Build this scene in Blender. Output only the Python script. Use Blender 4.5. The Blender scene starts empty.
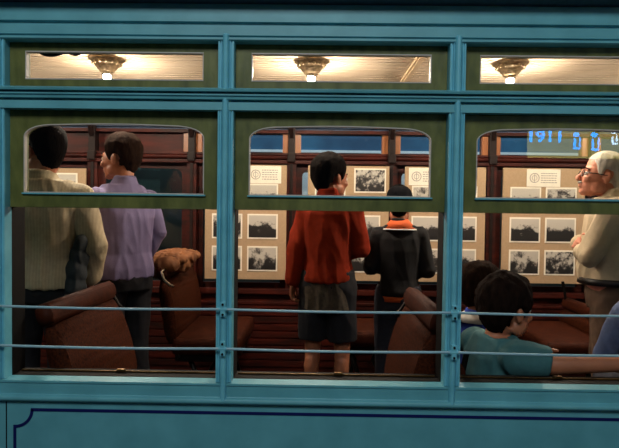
import bpy, bmesh, math, random
from mathutils import Vector, Matrix, noise
random.seed(7)
C = bpy.context.scene.collection
sc = bpy.context.scene
PI = math.pi

# ------------------------------------------------------------------ camera
cam_d = bpy.data.cameras.new('camera'); cam = bpy.data.objects.new('camera', cam_d); C.objects.link(cam)
cam_d.sensor_width = 36; cam_d.lens = 568/619*36; cam_d.clip_start = .05
R3 = Matrix(((0.99984344, -0.01321982, 0.01176171), (0.01213386, 0.02843225, -0.99952207), (0.01287909, 0.9995083, 0.02858821)))
cam.matrix_world = Matrix.Translation((0, -1.85, 1.25)) @ R3.to_4x4()
sc.camera = cam
# ------------------------------------------------------------------ world and lights
W = bpy.data.worlds.new('night'); sc.world = W; W.use_nodes = True
W.node_tree.nodes['Background'].inputs[0].default_value = (.28, .5, .7, 1)
W.node_tree.nodes['Background'].inputs[1].default_value = .025
def area(name, loc, rot, size, power, col):
    d = bpy.data.lights.new(name, 'AREA'); d.shape = 'RECTANGLE'; d.size, d.size_y = size; d.energy = power; d.color = col
    o = bpy.data.objects.new(name, d); C.objects.link(o); o.location = loc; o.rotation_euler = rot
    return o
area('street_lamp_light', (-.3, -3.7, 4.1), (math.radians(51), 0, 0), (2.4, 1.2), 84, (.93, .99, .99))
area('hall_light', (.6, 3.45, 3.4), (math.radians(25), 0, 0), (5, .5), 85, (.75, .9, 1.0))
sc.view_settings.view_transform = 'Standard'; sc.view_settings.look = 'None'
sc.view_settings.exposure = 0; sc.view_settings.gamma = 1; sc.view_settings.use_curve_mapping = False
BULB = 2500

# ------------------------------------------------------------------ materials
def lin(c): return tuple((x/255/12.92 if x/255 <= .04045 else ((x/255+.055)/1.055)**2.4) for x in c)
def mat(name, rgb, rough=.6, metal=0, var=.25, scale=20, bump=0, bscale=60, stretch=(1, 1, 1), spec=.5, rgb2=None, coat=0):
    m = bpy.data.materials.new(name); m.use_nodes = True; nt = m.node_tree; b = nt.nodes['Principled BSDF']
    tc = nt.nodes.new('ShaderNodeTexCoord'); mp = nt.nodes.new('ShaderNodeMapping'); mp.inputs['Scale'].default_value = stretch
    nz = nt.nodes.new('ShaderNodeTexNoise'); nz.inputs['Scale'].default_value = scale; nz.inputs['Detail'].default_value = 5
    cr = nt.nodes.new('ShaderNodeValToRGB')
    c = lin(rgb); c2 = lin(rgb2) if rgb2 else tuple(x*(1-var) for x in c); c1 = c if rgb2 else tuple(min(1, x*(1+var)) for x in c)
    cr.color_ramp.elements[0].position = .3; cr.color_ramp.elements[1].position = .7
    cr.color_ramp.elements[0].color = (*c2, 1); cr.color_ramp.elements[1].color = (*c1, 1)
    L = nt.links.new
    L(tc.outputs['Object'], mp.inputs[0]); L(mp.outputs[0], nz.inputs[0]); L(nz.outputs[0], cr.inputs[0]); L(cr.outputs[0], b.inputs['Base Color'])
    b.inputs['Roughness'].default_value = rough; b.inputs['Metallic'].default_value = metal
    b.inputs['Specular IOR Level'].default_value = spec; b.inputs['Coat Weight'].default_value = coat
    if bump:
        n2 = nt.nodes.new('ShaderNodeTexNoise'); n2.inputs['Scale'].default_value = bscale; n2.inputs['Detail'].default_value = 4
        bp = nt.nodes.new('ShaderNodeBump'); bp.inputs['Strength'].default_value = bump; bp.inputs['Distance'].default_value = .004
        L(mp.outputs[0], n2.inputs[0]); L(n2.outputs[0], bp.inputs['Height']); L(bp.outputs[0], b.inputs['Normal'])
    return m
def emit(name, rgb, s):
    m = bpy.data.materials.new(name); m.use_nodes = True; nt = m.node_tree; nt.nodes.clear()
    e = nt.nodes.new('ShaderNodeEmission'); o = nt.nodes.new('ShaderNodeOutputMaterial')
    e.inputs[0].default_value = (*rgb, 1); e.inputs[1].default_value = s; nt.links.new(e.outputs[0], o.inputs[0]); return m
def glass_mat():
    m = bpy.data.materials.new('window_glass'); m.use_nodes = True; nt = m.node_tree; nt.nodes.clear()
    o = nt.nodes.new('ShaderNodeOutputMaterial'); mx = nt.nodes.new('ShaderNodeMixShader'); f = nt.nodes.new('ShaderNodeFresnel')
    t = nt.nodes.new('ShaderNodeBsdfTransparent'); g = nt.nodes.new('ShaderNodeBsdfGlossy')
    f.inputs[0].default_value = 1.55; g.inputs['Roughness'].default_value = .01; t.inputs[0].default_value = (.95, .97, .96, 1)
    L = nt.links.new; L(f.outputs[0], mx.inputs[0]); L(t.outputs[0], mx.inputs[1]); L(g.outputs[0], mx.inputs[2]); L(mx.outputs[0], o.inputs[0]); return m
M = dict(
 teal=mat('teal_paint', (106, 182, 196), .42, var=.12, scale=9, bump=.12, bscale=35, stretch=(1, 1, 1), rgb2=(92, 164, 178)),
 tealpost=mat('teal_post_paint', (124, 206, 226), .35, scale=14, bump=.1, bscale=50, rgb2=(104, 186, 208)),
 pin=mat('navy_pinstripe', (12, 22, 92), .45, var=.1),
 roof=mat('navy_roof_canvas', (20, 30, 52), .5, var=.5, scale=30, bump=.6, bscale=40),
 sash=mat('olive_green_paint', (112, 116, 58), .45, scale=26, bump=.3, bscale=60, stretch=(1, 1, .35), rgb2=(76, 84, 38)),
 bead=mat('pale_putty', (196, 188, 180), .45, var=.12),
 jamb=mat('dark_jamb_wood', (10, 8, 7), .7, var=.3, spec=.2),
 brass=mat('worn_brass', (110, 84, 50), .35, metal=.9, var=.3, scale=40),
 bronze=mat('bronze_casting', (140, 118, 88), .5, metal=.45, var=.45, scale=45, bump=.5, bscale=70),
 wood=mat('red_mahogany', (74, 20, 9), .55, spec=.25, scale=8, bump=.15, bscale=20, stretch=(.5, 1, 3), rgb2=(32, 9, 5), coat=.0),
 wooddark=mat('dark_mahogany', (30, 12, 8), .55, spec=.25, scale=8, stretch=(.5, 1, 3), rgb2=(20, 8, 6)),
 woodtan=mat('tan_oak', (176, 112, 66), .4, scale=10, stretch=(1, 1, .3), rgb2=(142, 84, 46), coat=.2),
 ceil=mat('cream_ceiling_paint', (224, 204, 180), .55, spec=.2, scale=3, stretch=(1, 1, 1), rgb2=(206, 182, 154)),
 rib=mat('ceiling_rib_paint', (214, 186, 150), .4, var=.1),
 floor=mat('dark_floor', (42, 26, 20), .6, var=.3, scale=15),
 leather=mat('brown_leather', (74, 32, 12), .75, spec=.08, scale=110, bump=.35, bscale=140, rgb2=(32, 13, 6)),
 leathertop=mat('worn_brown_leather', (66, 27, 10), .65, spec=.12, scale=25, bump=.2, bscale=80, rgb2=(46, 17, 8)),
 iron=mat('seat_iron', (28, 24, 22), .4, metal=.7, var=.2),
 chrome=mat('polished_handle', (220, 210, 195), .2, metal=1, var=.05),
 board=mat('tan_board', (178, 150, 118), .8, scale=60, rgb2=(168, 140, 108)),
 mount=mat('white_mount', (236, 228, 212), .7, var=.04),
 ink=mat('grey_ink', (150, 143, 136), .7, var=.1),
 skin=mat('skin', (172, 108, 78), .5, scale=12, var=.12, bump=.1, bscale=60),
 skinpink=mat('pink_skin', (214, 140, 112), .5, scale=12, var=.14, bump=.1, bscale=60),
 hairdark=mat('dark_hair', (15, 10, 8), .9, scale=60, var=.4, bump=.8, bscale=120, stretch=(1, 1, .3), spec=.06),
 hairbrown=mat('brown_hair', (34, 20, 12), .9, scale=60, var=.4, bump=.8, bscale=120, stretch=(1, 1, .3), spec=.06),
 hairboy=mat('boy_hair', (24, 14, 10), .9, scale=60, var=.45, bump=1, bscale=90, stretch=(1, 1, .3), spec=.06),
 blackcloth=mat('black_cap_cloth', (12, 12, 16), .9, var=.3, spec=.1),
 hairwhite=mat('white_hair', (196, 188, 178), .8, scale=50, var=.15, bump=.8, bscale=100, stretch=(1, 1, .3)),
 beige=mat('beige_shirt', (178, 162, 132), .8, scale=60, var=.08, bump=.2, bscale=200),
 lav=mat('lavender_shirt', (118, 108, 146), .8, scale=30, var=.06, bump=.2, bscale=200),
 red=mat('orange_red_fleece', (140, 42, 18), .92, spec=.15, scale=30, var=.12, bump=.3, bscale=200),
 navyfleece=mat('dark_sweater', (9, 8, 11), .9, scale=40, var=.3, bump=.3, bscale=160),
 orange=mat('orange_cloth', (214, 92, 34), .8, var=.1),
 cream=mat('cream_shirt', (190, 172, 142), .8, scale=40, var=.06, bump=.2, bscale=200),
 trouser=mat('dark_trousers', (18, 19, 27), .85, var=.2, scale=40),
 khaki=mat('khaki_trousers', (92, 70, 54), .85, var=.12, scale=40),
 greycloth=mat('grey_shirt_tail', (64, 54, 42), .9, var=.4, scale=55, bump=.4, bscale=60),
 jeans=mat('blue_jeans', (30, 33, 46), .85, var=.2, scale=50),
 tealshirt=mat('teal_tshirt', (54, 100, 104), .85, scale=40, var=.08, bump=.2, bscale=200),
 blueshirt=mat('blue_shirt', (36, 66, 170), .85, var=.1),
 white=mat('white_cloth', (226, 222, 214), .8, var=.04),
 greyblue=mat('grey_blue_shirt', (84, 98, 132), .85, scale=40, var=.1, bump=.2, bscale=150),
 slate=mat('slate_jacket', (36, 42, 46), .8, var=.25, scale=20, bump=.4, bscale=60),
 black=mat('black_leather', (14, 12, 12), .4, var=.2),
 tanjacket=mat('tan_jacket', (130, 80, 40), .75, scale=18, bump=.5, bscale=40, rgb2=(98, 56, 26)),
 eyew=mat('eye_white', (230, 225, 215), .2, var=.02), iris=mat('eye_iris', (40, 26, 16), .2, var=.1),
 lip=mat('lips', (170, 92, 76), .5, var=.05),
 hall=mat('hall_blue_paint', (48, 104, 138), .6, scale=3, rgb2=(28, 68, 100)),
 hallwhite=mat('hall_white_stripe', (214, 222, 226), .6, var=.05),
 halldark=mat('hall_dark_green', (24, 40, 38), .7, var=.3, scale=4),
 pave=mat('paving', (70, 72, 74), .9, var=.3, scale=6),
 bulb=emit('glowing_bulb', (1, .86, .69), BULB), glass=glass_mat(),
 signbg=emit('sign_backing_light', (.50, .46, .13), 8), signblue=emit('sign_blue_light', (.05, .32, 1.0), 34), signwhite=emit('sign_white_light', (.6, .8, 1), 26),
)
# the beige shirt is woven with fine vertical stripes
def stripes(m, sc_=120):
    nt = m.node_tree; b = nt.nodes['Principled BSDF']; src = b.inputs['Base Color'].links[0].from_socket
    tc = nt.nodes['Texture Coordinate']; w = nt.nodes.new('ShaderNodeTexWave'); w.bands_direction = 'X'; w.inputs['Scale'].default_value = sc_; w.inputs['Distortion'].default_value = .4
    mx = nt.nodes.new('ShaderNodeMix'); mx.data_type = 'RGBA'; mx.blend_type = 'MULTIPLY'; mx.inputs['Factor'].default_value = .14
    L = nt.links.new; L(tc.outputs['Object'], w.inputs[0]); L(src, mx.inputs['A']); L(w.outputs['Color'], mx.inputs['B']); L(mx.outputs['Result'], b.inputs['Base Color'])
stripes(M['beige'], 22)
def photo_mat(k):
    rnd = random.Random(k*11+3)
    m = bpy.data.materials.new('photo_print'); m.use_nodes = True; nt = m.node_tree; b = nt.nodes['Principled BSDF']; L = nt.links.new
    tc = nt.nodes.new('ShaderNodeTexCoord'); mp = nt.nodes.new('ShaderNodeMapping'); mp.inputs['Location'].default_value = (k*3.7, k*1.3, k*2.1)
    mp.inputs['Scale'].default_value = (1, 1, rnd.choice((1.0, 1.8, .8)))
    nz = nt.nodes.new('ShaderNodeTexNoise'); nz.inputs['Scale'].default_value = rnd.uniform(14, 26); nz.inputs['Detail'].default_value = 6; nz.inputs['Roughness'].default_value = .7
    sp = nt.nodes.new('ShaderNodeSeparateXYZ'); ma = nt.nodes.new('ShaderNodeMath'); ma.operation = 'MULTIPLY_ADD'
    ma.inputs[1].default_value = rnd.uniform(3, 6)*(1 if k % 3 else .3); cr = nt.nodes.new('ShaderNodeValToRGB')
    e = cr.color_ramp.elements; e[0].position = .45; e[0].color = (.012, .01, .01, 1); e[1].position = .59; e[1].color = (.5, .46, .4, 1)
    x = cr.color_ramp.elements.new(.5); x.color = (.09, .08, .075, 1)
    L(tc.outputs['Object'], mp.inputs[0]); L(mp.outputs[0], nz.inputs[0]); L(tc.outputs['Object'], sp.inputs[0]); L(sp.outputs['Z'], ma.inputs[0]); L(nz.outputs[0], ma.inputs[2])
    L(ma.outputs[0], cr.inputs[0]); L(cr.outputs[0], b.inputs['Base Color']); b.inputs['Roughness'].default_value = .5
    return m
PH = [photo_mat(k) for k in range(7)]

# ------------------------------------------------------------------ mesh helpers
def link(name, bm, m, parent=None, smooth=False):
    me = bpy.data.meshes.new(name); bmesh.ops.recalc_face_normals(bm, faces=bm.faces); bm.to_mesh(me); bm.free()
    o = bpy.data.objects.new(name, me); C.objects.link(o)
    for mm in (m if isinstance(m, (list, tuple)) else [m]): me.materials.append(mm)
    if smooth:
        for p in me.polygons: p.use_smooth = True
    o.parent = parent
    return o
def struct(o): o['kind'] = 'structure'; return o
def tag(o, label, cat, group=None):
    o['label'] = label; o['category'] = cat
    if group: o['group'] = group
    return o
def empty(name, loc=(0, 0, 0), rz=0):
    o = bpy.data.objects.new(name, None); C.objects.link(o); o.location = loc; o.rotation_euler.z = rz; o.empty_display_size = .1; return o
def box(bm, x0, x1, y0, y1, z0, z1, bev=0):
    r = bmesh.ops.create_cube(bm, size=1); vs = r['verts']
    for v in vs: v.co = Vector(((x0+x1)/2+v.co.x*(x1-x0), (y0+y1)/2+v.co.y*(y1-y0), (z0+z1)/2+v.co.z*(z1-z0)))
    if bev:
        es = list({e for v in vs for e in v.link_edges}); bmesh.ops.bevel(bm, geom=es, offset=bev, segments=2, affect='EDGES', profile=.7)
def extr(bm, prof, axis, a, b):
    """closed profile; axis 'z': prof=(x,y) extruded in z; axis 'x': prof=(y,z) extruded in x; axis 'y': prof=(x,z)"""
    def P(p, t): return {'z': (p[0], p[1], t), 'x': (t, p[0], p[1]), 'y': (p[0], t, p[1])}[axis]
    A = [bm.verts.new(P(p, a)) for p in prof]; B = [bm.verts.new(P(p, b)) for p in prof]; n = len(prof)
    for i in range(n): bm.faces.new((A[i], A[(i+1) % n], B[(i+1) % n], B[i]))
    bm.faces.new(A); bm.faces.new(B[::-1])
def tube(bm, pts, rad, seg=12, caps=True):
    pts = [Vector(p) for p in pts]; n = len(pts)
    if not isinstance(rad, (list, tuple)): rad = [rad]*n
    rings = []; ref = None
    for i, p in enumerate(pts):
        d = (pts[min(i+1, n-1)]-pts[max(i-1, 0)]).normalized()
        if ref is None: ref = Vector((0, 0, 1)) if abs(d.z) < .9 else Vector((0, 1, 0))
        u = d.cross(ref).normalized(); ref = u.cross(d).normalized()
        rings.append([bm.verts.new(p+(u*math.cos(t)+ref*math.sin(t))*rad[i]) for t in [2*PI*k/seg for k in range(seg)]])
    for a, b in zip(rings, rings[1:]):
        for k in range(seg): bm.faces.new((a[k], a[(k+1) % seg], b[(k+1) % seg], b[k]))
    if caps: bm.faces.new(rings[0][::-1]); bm.faces.new(rings[-1])
def ell(bm, c, r, rot=None, sub=3):
    g = bmesh.ops.create_icosphere(bm, subdivisions=sub, radius=1); c = Vector(c)
    if not isinstance(r, (list, tuple)): r = (r, r, r)
    for v in g['verts']:
        q = Vector((v.co.x*r[0], v.co.y*r[1], v.co.z*r[2]))
        if rot is not None: q = rot @ q
        v.co = c+q
def limb(bm, pts, rad, seg=16):
    tube(bm, pts, rad, seg)
    for p, r in zip(pts, rad): ell(bm, p, r*.995, sub=2)
def lathe(bm, prof, c, seg=32):
    c = Vector(c); rings = [[bm.verts.new(c+Vector((r*math.cos(t), r*math.sin(t), z))) for t in [2*PI*k/seg for k in range(seg)]] for r, z in prof]
    for a, b in zip(rings, rings[1:]):
        for k in range(seg): bm.faces.new((a[k], a[(k+1) % seg], b[(k+1) % seg], b[k]))
    bm.faces.new(rings[0]); bm.faces.new(rings[-1][::-1])
def loft(bm, rings, seg=28, pw=2.3):
    """rings of (cx, cy, z, rx, ry)"""
    R = []
    for cx, cy, z, rx, ry in rings:
        ring = []
        for k in range(seg):
            t = 2*PI*k/seg; c, s = math.cos(t), math.sin(t); f = (abs(c)**pw+abs(s)**pw)**(-1/pw)
            ring.append(bm.verts.new((cx+rx*c*f, cy+ry*s*f, z)))
        R.append(ring)
    for a, b in zip(R, R[1:]):
        for k in range(seg): bm.faces.new((a[k], a[(k+1) % seg], b[(k+1) % seg], b[k]))
    bm.faces.new(R[0][::-1]); bm.faces.new(R[-1])
def solid(name, bm, m, parent, vox=.007, smooth=4, disp=None):
    """union of closed shapes into ONE continuous skin, optionally wrinkled by disp(co)->metres along the normal"""
    bmesh.ops.recalc_face_normals(bm, faces=bm.faces)
    me = bpy.data.meshes.new('t'); bm.to_mesh(me); bm.free(); o = bpy.data.objects.new('t', me); C.objects.link(o)
    r = o.modifiers.new('r', 'REMESH'); r.mode = 'VOXEL'; r.voxel_size = vox; r.use_smooth_shade = True
    s = o.modifiers.new('s', 'SMOOTH'); s.factor = .6; s.iterations = smooth
    dg = bpy.context.evaluated_depsgraph_get(); me2 = bpy.data.meshes.new_from_object(o.evaluated_get(dg))
    bpy.data.objects.remove(o); bpy.data.meshes.remove(me)
    if disp:
        ns = [v.normal.copy() for v in me2.vertices]
        for v, n in zip(me2.vertices, ns): v.co += n*disp(v.co)
    me2.name = name; me2.materials.clear(); me2.materials.append(m)
    for p in me2.polygons: p.use_smooth = True
    ob = bpy.data.objects.new(name, me2); C.objects.link(ob); ob.parent = parent
    return ob
def folds(amp=.006, sx=9, sz=4, seed=0):
    def f(co):
        a = noise.noise(Vector((co.x*sx*1.6+co.z*2.5+seed, co.y*sx+seed, co.z*sz)))
        b = noise.noise(Vector((co.x*28+seed, co.y*28, co.z*16)))
        return amp*(1-2.4*abs(a))*1.0+amp*.3*b
    return f

# ------------------------------------------------------------------ outside: ground, hall wall beyond
bm = bmesh.new(); box(bm, -9, 9, -9, 9, -1.0, -.95); struct(link('ground', bm, M['pave']))
bm = bmesh.new(); box(bm, -7, 7, 4.2, 4.3, -.95, 3.2); hw = struct(link('wall_beyond', bm, M['hall']))
bm = bmesh.new(); box(bm, -7, 7, 4.185, 4.2, 1.835, 1.862); link('white_stripe', bm, M['hallwhite'], hw)
bm = bmesh.new(); box(bm, -7, 7, 4.188, 4.2, -.95, 1.78); link('lower_panel', bm, M['halldark'], hw)
bm = bmesh.new(); box(bm, -7, 7, 4.185, 4.2, 2.04, 2.06); box(bm, -7, 7, 4.185, 4.2, 2.09, 2.13); link('dark_stripe', bm, M['halldark'], hw)
for i, (x, w, g) in enumerate(((-.17, .28, 'hall'), (.86, .26, 'hallwhite'), (-1.0, .3, 'halldark'))):  # the two pale panels imitate, by paint, lit spots beyond the windows
    bm = bmesh.new(); box(bm, x-w/2, x+w/2, 4.165, 4.187, 1.2, 1.62, .004)
    o = link('glimpse_panel', bm, M[('hallwhite', 'hallwhite', 'halldark')[i]])
    tag(o, ('pale panel painted as a lit spot, seen through the gap beside the orange-red fleece', 'white panel painted as a lit spot, seen through the gap above the black cap', 'dark notice on the blue wall beyond the left window')[i], 'notice')

# ------------------------------------------------------------------ car body, near side
POSTS = [-1.799, -1.049, -.299, .451, 1.201, 1.951]
XL, XR = -3.3, 3.3
P0, P1 = POSTS[0], POSTS[-1]
bm = bmesh.new()
prof = [(.10, 1.785), (.0, 1.785), (-.006, 1.789), (-.006, 1.796), (.004, 1.7985), (.004, 1.8005), (-.004, 1.803), (-.004, 1.832), (.006, 1.8345), (.006, 1.8430), (-.006, 1.846), (-.006, 1.925), (.10, 1.925)]
extr(bm, prof, 'x', XL, XR)                                              # letterboard
prof = [(.10, 1.563), (-.004, 1.563), (-.004, 1.588), (.006, 1.591), (.006, 1.595), (-.012, 1.596), (-.014, 1.603), (.000, 1.605), (.000, 1.608), (-.010, 1.609), (-.010, 1.614), (.002, 1.6155), (.002, 1.6185), (-.020, 1.620), (-.022, 1.626), (-.004, 1.634), (.10, 1.634)]
extr(bm, prof, 'x', XL, XR)                                              # belt moulding
cb = [(-.002-.013*math.sin(PI*k/8), .611-.0105*math.cos(PI*k/8)) for k in range(9)]
prof = [(.10, .35), (.006, .35), (.006, .594), (-.002, .597)]+cb+[(.0, .624), (.0, .660), (-.004, .662), (-.004, .669), (.044, .672), (.044, .60), (.10, .60)]
extr(bm, prof, 'x', XL, XR)                                              # sill, fascia, bead and lower panel
box(bm, XL, P0, .0, .10, .6, 1.8); box(bm, P1, XR, .0, .10, .6, 1.8)
box(bm, XL, XR, .006, .10, -.35, .36)
wn = struct(link('wall_front', bm, M['teal']))
bm = bmesh.new()
for x in POSTS:
    for z0, z1 in ((1.632, 1.786), (.672, 1.564)):
        w = .0265
        pr = [(x-w, .095), (x-w, .004), (x-w+.002, 0), (x-w+.006, 0), (x-w+.0075, .004), (x-w+.0095, .004), (x-w+.011, -.003), (x-.014, -.003), (x-.012, .002), (x+.012, .002), (x+.014, -.003), (x+w-.011, -.003), (x+w-.0095, .004), (x+w-.0075, .004), (x+w-.006, 0), (x+w-.002, 0), (x+w, .004), (x+w, .095)]
        extr(bm, pr, 'z', z0, z1)
link('window_post', bm, M['tealpost'], wn)
bm = bmesh.new()
for x in POSTS:
    for z0, z1 in ((1.627, 1.804), (.606, 1.600)):
        pr = [(x+.0115*math.cos(PI-PI*k/8), .003-.017*math.sin(PI*k/8)) for k in range(9)]
        extr(bm, pr, 'z', z0, z1)
        for z in (z0, z1): ell(bm, (x, .002, z), (.0113, .013, .006), sub=2)
link('post_bead', bm, M['tealpost'], wn)
bm = bmesh.new()                                                          # dark inner jambs and inner sill
for x in POSTS: box(bm, x-.0272, x+.0272, .0955, .13, .60, 1.80)
for x in POSTS:
    box(bm, x-.0275, x-.0266, .045, .0955, .672, 1.563); box(bm, x+.0266, x+.0275, .045, .0955, .672, 1.563)
box(bm, XL, XR, .0455, .13, .30, .673); box(bm, XL, XR, .1005, .13, 1.56, 1.66); box(bm, XL, XR, .1005, .13, 1.78, 2.08)
link('inner_sill', bm, M['jamb'], wn)
bm = bmesh.new()
for a, b in zip(POSTS, POSTS[1:]): box(bm, a+.036, b-.036, .088, .094, .674, .679, .0015)
for a, b in zip(POSTS, POSTS[1:]): box(bm, (a+b)/2-.008, (a+b)/2+.022, .084, .096, .676, .686, .003)
link('brass_track', bm, M['brass'], wn)
# pin-stripe with scooped corner
bm = bmesh.new()
def ribbon(pts, w, y):
    vs = []
    for i, p in enumerate(pts):
        a = Vector(pts[max(i-1, 0)]); b = Vector(pts[min(i+1, len(pts)-1)]); d = (b-a).normalized(); n = Vector((-d.y, d.x))
        q = Vector(p); vs.append([bm.verts.new((q.x+n.x*s*w/2, yy, q.y+n.y*s*w/2)) for s in (-1, 1) for yy in (y, y+.003)])
    for a, b in zip(vs, vs[1:]):
        for i, j in ((0, 1), (1, 3), (3, 2), (2, 0)): bm.faces.new((a[i], a[j], b[j], b[i]))
    bm.faces.new([vs[0][i] for i in (0, 1, 3, 2)]); bm.faces.new([vs[-1][i] for i in (0, 2, 3, 1)])
cx, cz, rr = -.992, .570, .058
pts = [(cx, .30), (cx, cz-rr)]
arc = [(cx+rr*math.sin(t), cz-rr*math.cos(t)) for t in [PI/2*k/12 for k in range(13)]]
ribbon([(cx, .30), (cx, cz-rr-.004)], .0095, .0035); ribbon([(cx-.0045, cz-rr)]+arc[1:], .0095, .0035); ribbon([(cx+rr-.004, cz-.001), (XR-.3, cz-.001)], .0095, .0035)
o = link('pinstripe', bm, M['pin'], wn)
bm = bmesh.new(); box(bm, -1.0215, -1.0185, .0035, .0065, .30, .594); link('panel_joint', bm, M['jamb'], wn)

# roof
bm = bmesh.new()
prof = [(.12, 1.902), (-.035, 1.902), (-.055, 1.908), (-.060, 1.918), (-.055, 1.928), (-.045, 1.94), (-.03, 1.96), (0, 2.02), (.12, 2.19), (.5, 2.30), (1.2, 2.35), (1.95, 2.30), (2.4, 2.17), (2.6, 1.96), (2.62, 1.88), (2.50, 1.88), (2.50, 1.92), (2.42, 2.06), (2.1, 2.13), (.35, 2.13), (.13, 2.09), (.12, 1.93)]
extr(bm, prof, 'x', XL-.02, XR+.02); struct(link('roof', bm, M['roof']))
# ceiling of narrow boards
bm = bmesh.new(); y = .13
cyz = lambda y: 2.102 if .36 < y < 2.1 else (2.05+.052*(y-.12)/.24 if y < 1 else 2.102-.06*((y-2.1)/.2))
while y < 2.30:
    a, b = y+.006, y+.055
    extr(bm, [(a, cyz(a)+.012), (a, cyz(a)), (b, cyz(b)), (b, cyz(b)+.012)], 'x', XL+.02, XR-.02)
    y += .059
extr(bm, [(.13, cyz(.13)+.006), (.36, 2.111), (2.1, 2.111), (2.40, 1.99), (2.40, 2.01), (2.1, 2.120), (.36, 2.120), (.13, 2.07)], 'x', XL+.02, XR-.02)
cl = struct(link('ceiling', bm, M['ceil']))
bm = bmesh.new()
for x in (-2.3, .57, 2.3):
    for dx, w, h in ((0, .022, .016), (0, .010, .024)):
        extr(bm, [(.13, 2.055), (.36, 2.104), (2.1, 2.104), (2.3, 2.05), (2.3, 2.05-h), (2.1, 2.104-h), (.36, 2.104-h), (.13, 2.055-h)], 'x', x-w, x+w)
link('ceiling_rib', bm, M['rib'], cl)
bm = bmesh.new(); box(bm, XL, XR, .10, 2.6, -.06, 0); struct(link('floor', bm, M['floor']))
for side, x in (('left', XL), ('right', XR-.04)):
    bm = bmesh.new(); box(bm, x, x+.04, .13, 2.45, 0, 2.05)
    for k in range(4): box(bm, x-.01, x+.05, .25+.55*k, .33+.55*k, 0, 2.0)
    struct(link('wall_'+side, bm, M['wooddark']))

# sashes ------------------------------------------------------------
def frame(bm, outer, inner, y0, y1):
    x0, x1, z0, z1 = outer; c = Vector(((x0+x1)/2, (z0+z1)/2)); O = []
    for p in inner:
        d = Vector(p)-c; s = min(((x1-x0)/2)/max(abs(d.x), 1e-9), ((z1-z0)/2)/max(abs(d.y), 1e-9)); O.append(c+d*s)
    # corner snap
    for cc in ((x0, z0), (x1, z0), (x1, z1), (x0, z1)):
        i = min(range(len(O)), key=lambda k: (O[k]-Vector(cc)).length); O[i] = Vector(cc)
    n = len(inner)
    def V(p, y): return bm.verts.new((p[0], y, p[1]))
    A = [V(p, y0) for p in O]; B = [V(p, y0) for p in inner]; A2 = [V(p, y1) for p in O]; B2 = [V(p, y1) for p in inner]
    for i in range(n):
        j = (i+1) % n
        bm.faces.new((A[i], A[j], B[j], B[i])); bm.faces.new((A2[i], B2[i], B2[j], A2[j])); bm.faces.new((B[i], B[j], B2[j], B2[i])); bm.faces.new((A[i], A2[i], A2[j], A[j]))
def rect_in(x0, x1, z0, z1, n=8):
    p = []
    for k in range(n): p.append((x0+(x1-x0)*k/n, z0))
    for k in range(n): p.append((x1, z0+(z1-z0)*k/n))
    for k in range(n): p.append((x1-(x1-x0)*k/n, z1))
    for k in range(n): p.append((x0, z1-(z1-z0)*k/n))
    return p
def arch_in(x0, x1, z0, z1, a=.115, b=.046, n=8):
    p = [(x0+(x1-x0)*k/n, z0) for k in range(n)]+[(x1, z0+(z1-b-z0)*k/n) for k in range(n)]
    p += [(x1-a+a*math.cos(t)**.8 if t < PI/2-.01 else x1-a, z1-b+(b-.004)*math.sin(t)) for t in [PI/2*k/8 for k in range(9)]]
    p += [(x1-a-(x1-x0-2*a)*k/n, z1-.004+.004*math.sin(PI*k/n)) for k in range(1, n)]
    p += [(x0+a-a*math.sin(t)**.8 if t > .01 else x0+a, z1-b+(b-.004)*math.cos(t)) for t in [PI/2*k/8 for k in range(9)]]
    p += [(x0, z1-b-(z1-b-z0)*k/n) for k in range(1, n)]
    return p
def inset(pts, d):
    c = Vector((sum(p[0] for p in pts)/len(pts), sum(p[1] for p in pts)/len(pts))); out = []; n = len(pts)
    for i in range(n):
        a = Vector(pts[i-1]); b = Vector(pts[(i+1) % n]); t = (b-a).normalized(); nn = Vector((-t.y, t.x)); out.append(tuple(Vector(pts[i])+nn*d))
    return out
def ring(bm, A, B, y0, y1):
    n = len(A); V = lambda p, y: bm.verts.new((p[0], y, p[1]))
    a, b, a2, b2 = [V(p, y0) for p in A], [V(p, y0) for p in B], [V(p, y1) for p in A], [V(p, y1) for p in B]
    for i in range(n):
        j = (i+1) % n
        for q in ((a[i], a[j], b[j], b[i]), (a2[i], b2[i], b2[j], a2[j]), (b[i], b[j], b2[j], b2[i]), (a[i], a2[i], a2[j], a[j])): bm.faces.new(q)
def pane(bm, pts, y):
    extr(bm, pts, 'y', y, y+.0006) if False else bm.faces.new([bm.verts.new((p[0], y, p[1])) for p in pts])
wi = 0
for a, b in zip(POSTS, POSTS[1:]):
    x0, x1 = a+.0275, b-.0275
    for kind in ('transom', 'sash'):
        wi += 1
        if kind == 'transom': out = (x0, x1, 1.632, 1.787); inn = rect_in(x0+.052, x1-.052, 1.664, 1.757)
        else: out = (x0, x1, 1.240, 1.565); inn = arch_in(x0+.046, x1-.048, 1.289, 1.521)
        bm = bmesh.new(); frame(bm, out, inn, .034, .066)
        w = struct(link('window_%d' % wi, bm, M['sash']))
        bm = bmesh.new(); ring(bm, inset(inn, -.0002), inset(inn, .0032), .0325, .050); link('glazing_bead', bm, M['bead'], w)
        bm = bmesh.new(); pane(bm, inset(inn, .002), .049); link('pane', bm, M['glass'], w)
        if kind == 'sash':
            bm = bmesh.new(); box(bm, x0+.042, x1-.042, .026, .034, 1.2835, 1.2885, .0015); link('rail_highlight', bm, M['teal'], w)  # teal strip paints in the bluish light caught along the rail top
            bm = bmesh.new()
            box(bm, x0+.001, x1-.001, .0325, .034, 1.244, 1.2475); box(bm, x0+.001, x1-.001, .030, .034, 1.2405, 1.2435, .001)
            link('bottom_moulding', bm, M['sash'], w)
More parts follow.
